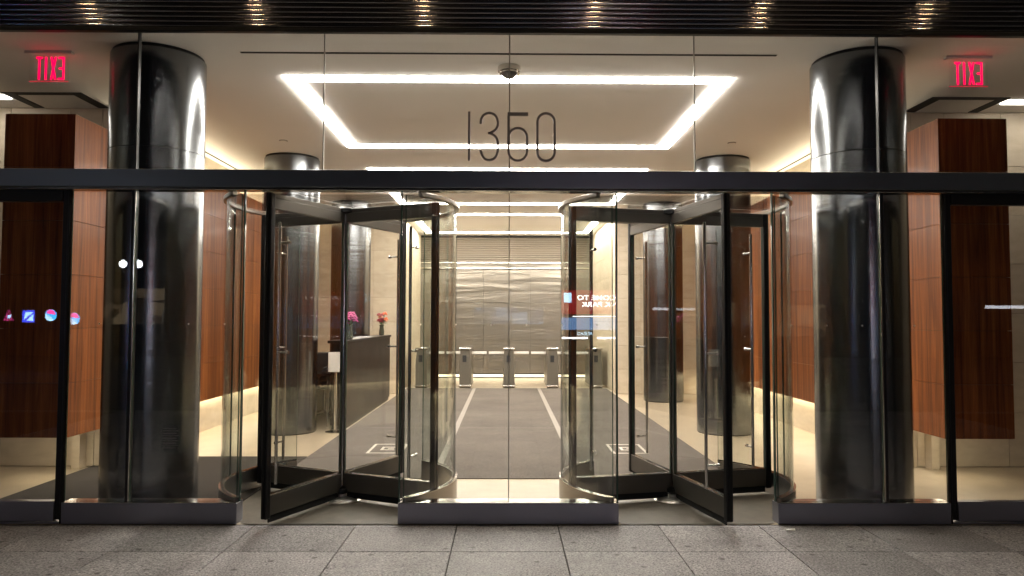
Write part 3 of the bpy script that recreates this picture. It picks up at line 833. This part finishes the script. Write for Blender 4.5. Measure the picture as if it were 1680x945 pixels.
# ================================================================== turnstiles
tx = [-1.87, -.91, .05, 1.01, 1.97]
for i, x in enumerate(tx):
    lb = ['turnstile pedestal at the left end of the row', 'second turnstile pedestal from the left', 'middle turnstile pedestal of the row', 'second turnstile pedestal from the right', 'turnstile pedestal at the right end of the row'][i]
    e = thing('turnstile', 'narrow metal ' + lb, 'turnstile', (x, 11.2, 0), 'turnstiles at the end of the carpet')
    MB().add([(x - .125, 10.62, .0015), (x + .125, 10.62, .0015), (x + .125, 11.8, .0015), (x - .125, 11.8, .0015),
              (x - .125, 10.60, .50), (x + .125, 10.60, .50), (x + .125, 11.82, .50), (x - .125, 11.82, .50),
              (x - .10, 10.60, .84), (x + .10, 10.60, .84), (x + .10, 11.82, .84), (x - .10, 11.82, .84)],
             [(3, 2, 1, 0), (0, 1, 5, 4), (4, 5, 9, 8), (2, 3, 7, 6), (6, 7, 11, 10), (1, 2, 6, 5), (5, 6, 10, 9), (3, 0, 4, 7), (7, 4, 8, 11), (8, 9, 10, 11)]).build('cabinet', 'turnstile_body', e, .01)
    box('top_cap', 'chrome', e, x - .13, x + .13, 10.56, 11.86, .841, .885, .015)
    box('card_reader', 'black_plastic', e, x - .055, x + .03, 10.588, 10.602, .57, .72, .004)
    box('kick_rail', 'chrome', e, x - .14, x + .14, 10.59, 11.83, .03, .065, .006)
    for s_ in (-1, 1):
        if (i == 0 and s_ < 0) or (i == 4 and s_ > 0): continue
        a, b = sorted((x + s_ * .115, x + s_ * .455))
        wg = pane('barrier_wing', e, a, b, 11.2, 11.212, .22, .72, mat='glass')
        box('wing_cap', 'white_plastic', wg, a, b, 11.185, 11.227, .72, .775, .006)

# ================================================================== small litter
o = MB().add([(1.98, -.16, .004), (2.045, -.17, .003), (2.05, -.135, .014), (1.99, -.13, .006)], [(0, 1, 2, 3)]).build('paper_scrap', 'paper')
so_ = o.modifiers.new('solid', 'SOLIDIFY'); so_.thickness = .0015
tag(o, 'small white paper scrap on the pavement by the right base', 'litter')

# ================================================================== across the street (seen mirrored in the glass and steel)
SY = -18.0
e = thing('lit_signboard', 'red and blue lit welcome signboard across the street, mirrored in the middle glass', 'signboard', (2.9, SY, 0))
box('frame', 'black_metal', e, 1.70, 4.5, SY - .25, SY - .02, .80, 2.52, .02)
for x in (2.0, 4.2): box('leg', 'black_metal', e, x - .06, x + .06, SY - .2, SY - .08, -.159, .80, .01)
box('red_panel', 'sign_red', e, 1.77, 4.45, SY - .02, SY - .01, 1.69, 2.46)
box('blue_screen', 'sign_blue', e, 1.77, 4.45, SY - .02, SY - .01, 1.18, 1.57)
box('light_line', 'sign_white', e, 2.14, 4.45, SY - .02, SY - .01, 1.60, 1.625)
box('pale_screen', 'sign_pale', e, 1.85, 2.10, SY - .009, SY - .003, 2.06, 2.37)
box('light_line', 'sign_white', e, 1.79, 2.62, SY - .02, SY - .01, .885, .945)
box('light_line', 'sign_white', e, 2.93, 4.4, SY - .02, SY - .01, .885, .945)
text('lettering', 'WELCOME TO', .215, 'sign_white', e, (4.10, SY, 2.14), '+y', .002, sx=1.30)
text('lettering', 'NK PARK', .215, 'sign_white', e, (3.58, SY, 1.925), '+y', .002, sx=1.30)
text('lettering', 'AHEAD', .14, 'sign_pale', e, (2.78, SY, 1.01), '+y', .002, sx=1.1)
# icon signs
bx = thing('icon_sign', 'dark kiosk board with four small lit icons, mirrored in the left side door', 'signboard', (-14.9, SY, 0))
box('board', 'black_metal', bx, -16.4, -13.4, SY - .2, SY - .02, .9, 2.2, .02)
for x in (-16.2, -13.6): box('leg', 'black_metal', bx, x - .05, x + .05, SY - .16, SY - .06, -.159, .9)
y = SY - .02
tri = MB().add([(-16.13, y, 1.42), (-15.77, y, 1.42), (-15.95, y, 1.79), (-16.03, y, 1.48), (-15.87, y, 1.48), (-15.95, y, 1.66)], [(0, 3, 4, 1), (1, 4, 5, 2), (2, 5, 3, 0)]).build('triangle_icon', 'sign_magenta', bx, smooth=False)
MB().add([(-16.0, y, 1.50), (-15.9, y, 1.50), (-15.86, y + .005, 1.62), (-15.97, y + .005, 1.6)], [(0, 1, 2, 3)]).build('inner_mark', 'sign_pale', tri, smooth=False)
sq = MB().box(-15.52, -15.13, y, y + .006, 1.37, 1.76).build('square_icon', 'sign_deep_blue', bx)
MB().add([(-15.46, y + .008, 1.45), (-15.42, y + .008, 1.70), (-15.17, y + .008, 1.70), (-15.35, y + .008, 1.55)], [(0, 1, 2, 3)]).add([(-15.38, y + .008, 1.42), (-15.17, y + .008, 1.42), (-15.17, y + .008, 1.64)], [(0, 1, 2)]).build('pale_mark', 'sign_pale', sq, smooth=False)
for cx, cz in ((-14.61, 1.6), (-13.87, 1.49)):
    N = 20; rr_ = .19
    ring = [(cx + rr_ * math.cos(2 * math.pi * i / N), y + .004, cz + rr_ * math.sin(2 * math.pi * i / N)) for i in range(N)]
    gl = MB().add(ring, [tuple(range(N))]).build('round_icon', 'sign_cyan', bx, smooth=False)
    MB().add([(q[0] * .98 + cx * .02, y + .008, q[2] * .98 + cz * .02) for q in ring[8:] if q[2] < cz + .1] [:9] + [(cx - .02, y + .008, cz - .03)], [tuple(range(10))]).build('pale_mark', 'sign_pale', gl, smooth=False)
    MB().add([(cx - .15, y + .009, cz + .06), (cx + .17, y + .009, cz + .02), (cx + .1, y + .009, cz + .15), (cx, y + .009, cz + .185), (cx - .1, y + .009, cz + .15)], [(0, 1, 2, 3, 4)]).build('magenta_mark', 'sign_magenta', gl, smooth=False)
# white sign strip right
e = thing('light_bar_sign', 'long white light bar over a shop across the street, mirrored at the right edge', 'sign', (16.1, SY, 0))
box('housing', 'black_metal', e, 15.3, 17.9, SY - .2, SY - .02, 1.8, 2.1, .02)
box('post', 'black_metal', e, 16.5, 16.62, SY - .16, SY - .06, -.159, 1.8)
box('light_bar', 'bar_white', e, 15.53, 17.7, SY - .02, SY - .01, 1.90, 2.0)
# twin globe street lamp
e = thing('street_lamp', 'twin globe street lamp across the street, mirrored over the left column', 'street lamp', (-12.09, SY, -.16))
MB().lathe((-12.09, SY, -.16), [(.16, 0.001), (.16, .1), (.09, .2), (.06, .6), (.045, 3.1), (.03, 3.3)], 20).build('post', 'black_metal', e)
MB().tube([(-12.34, SY, 3.14), (-12.34, SY, 3.02), (-12.2, SY, 2.92), (-11.98, SY, 2.92), (-11.84, SY, 3.02), (-11.84, SY, 3.14)], .025, 8).build('arm', 'black_metal', e)
for x in (-12.34, -11.84):
    MB().lathe((x, SY, 3.26), [(.03, -.12), (.09, -.08), (.12, 0), (.09, .08), (.03, .12)], 18).build('globe', 'lamp_white', e)
# opposite building
e = thing('opposite_building', 'dark building across the street with a row of dimly lit shop windows', 'building', (0, -27, 0))
box('wall', 'dark_wall', e, -34, 34, -30, -27, -.159, 16)
rr = random.Random(11)
for i in range(15):
    x0 = -31 + i * 4.2
    lit = rr.random()
    wf = box('window', 'black_metal', e, x0, x0 + 3.4, -27.0 + .001, -26.94, .6, 3.2)
    if lit > .35: box('pane', 'shop_glow' if lit > .6 else 'shop_warm', wf, x0 + .15, x0 + 3.25, -26.939, -26.93, .75 + rr.uniform(0, .8), rr.uniform(2.0, 3.05))
    for fl_ in range(3):
        w2 = box('window', 'black_metal', e, x0 + .3, x0 + 3.0, -26.999, -26.96, 4.6 + fl_ * 3.6, 6.8 + fl_ * 3.6)
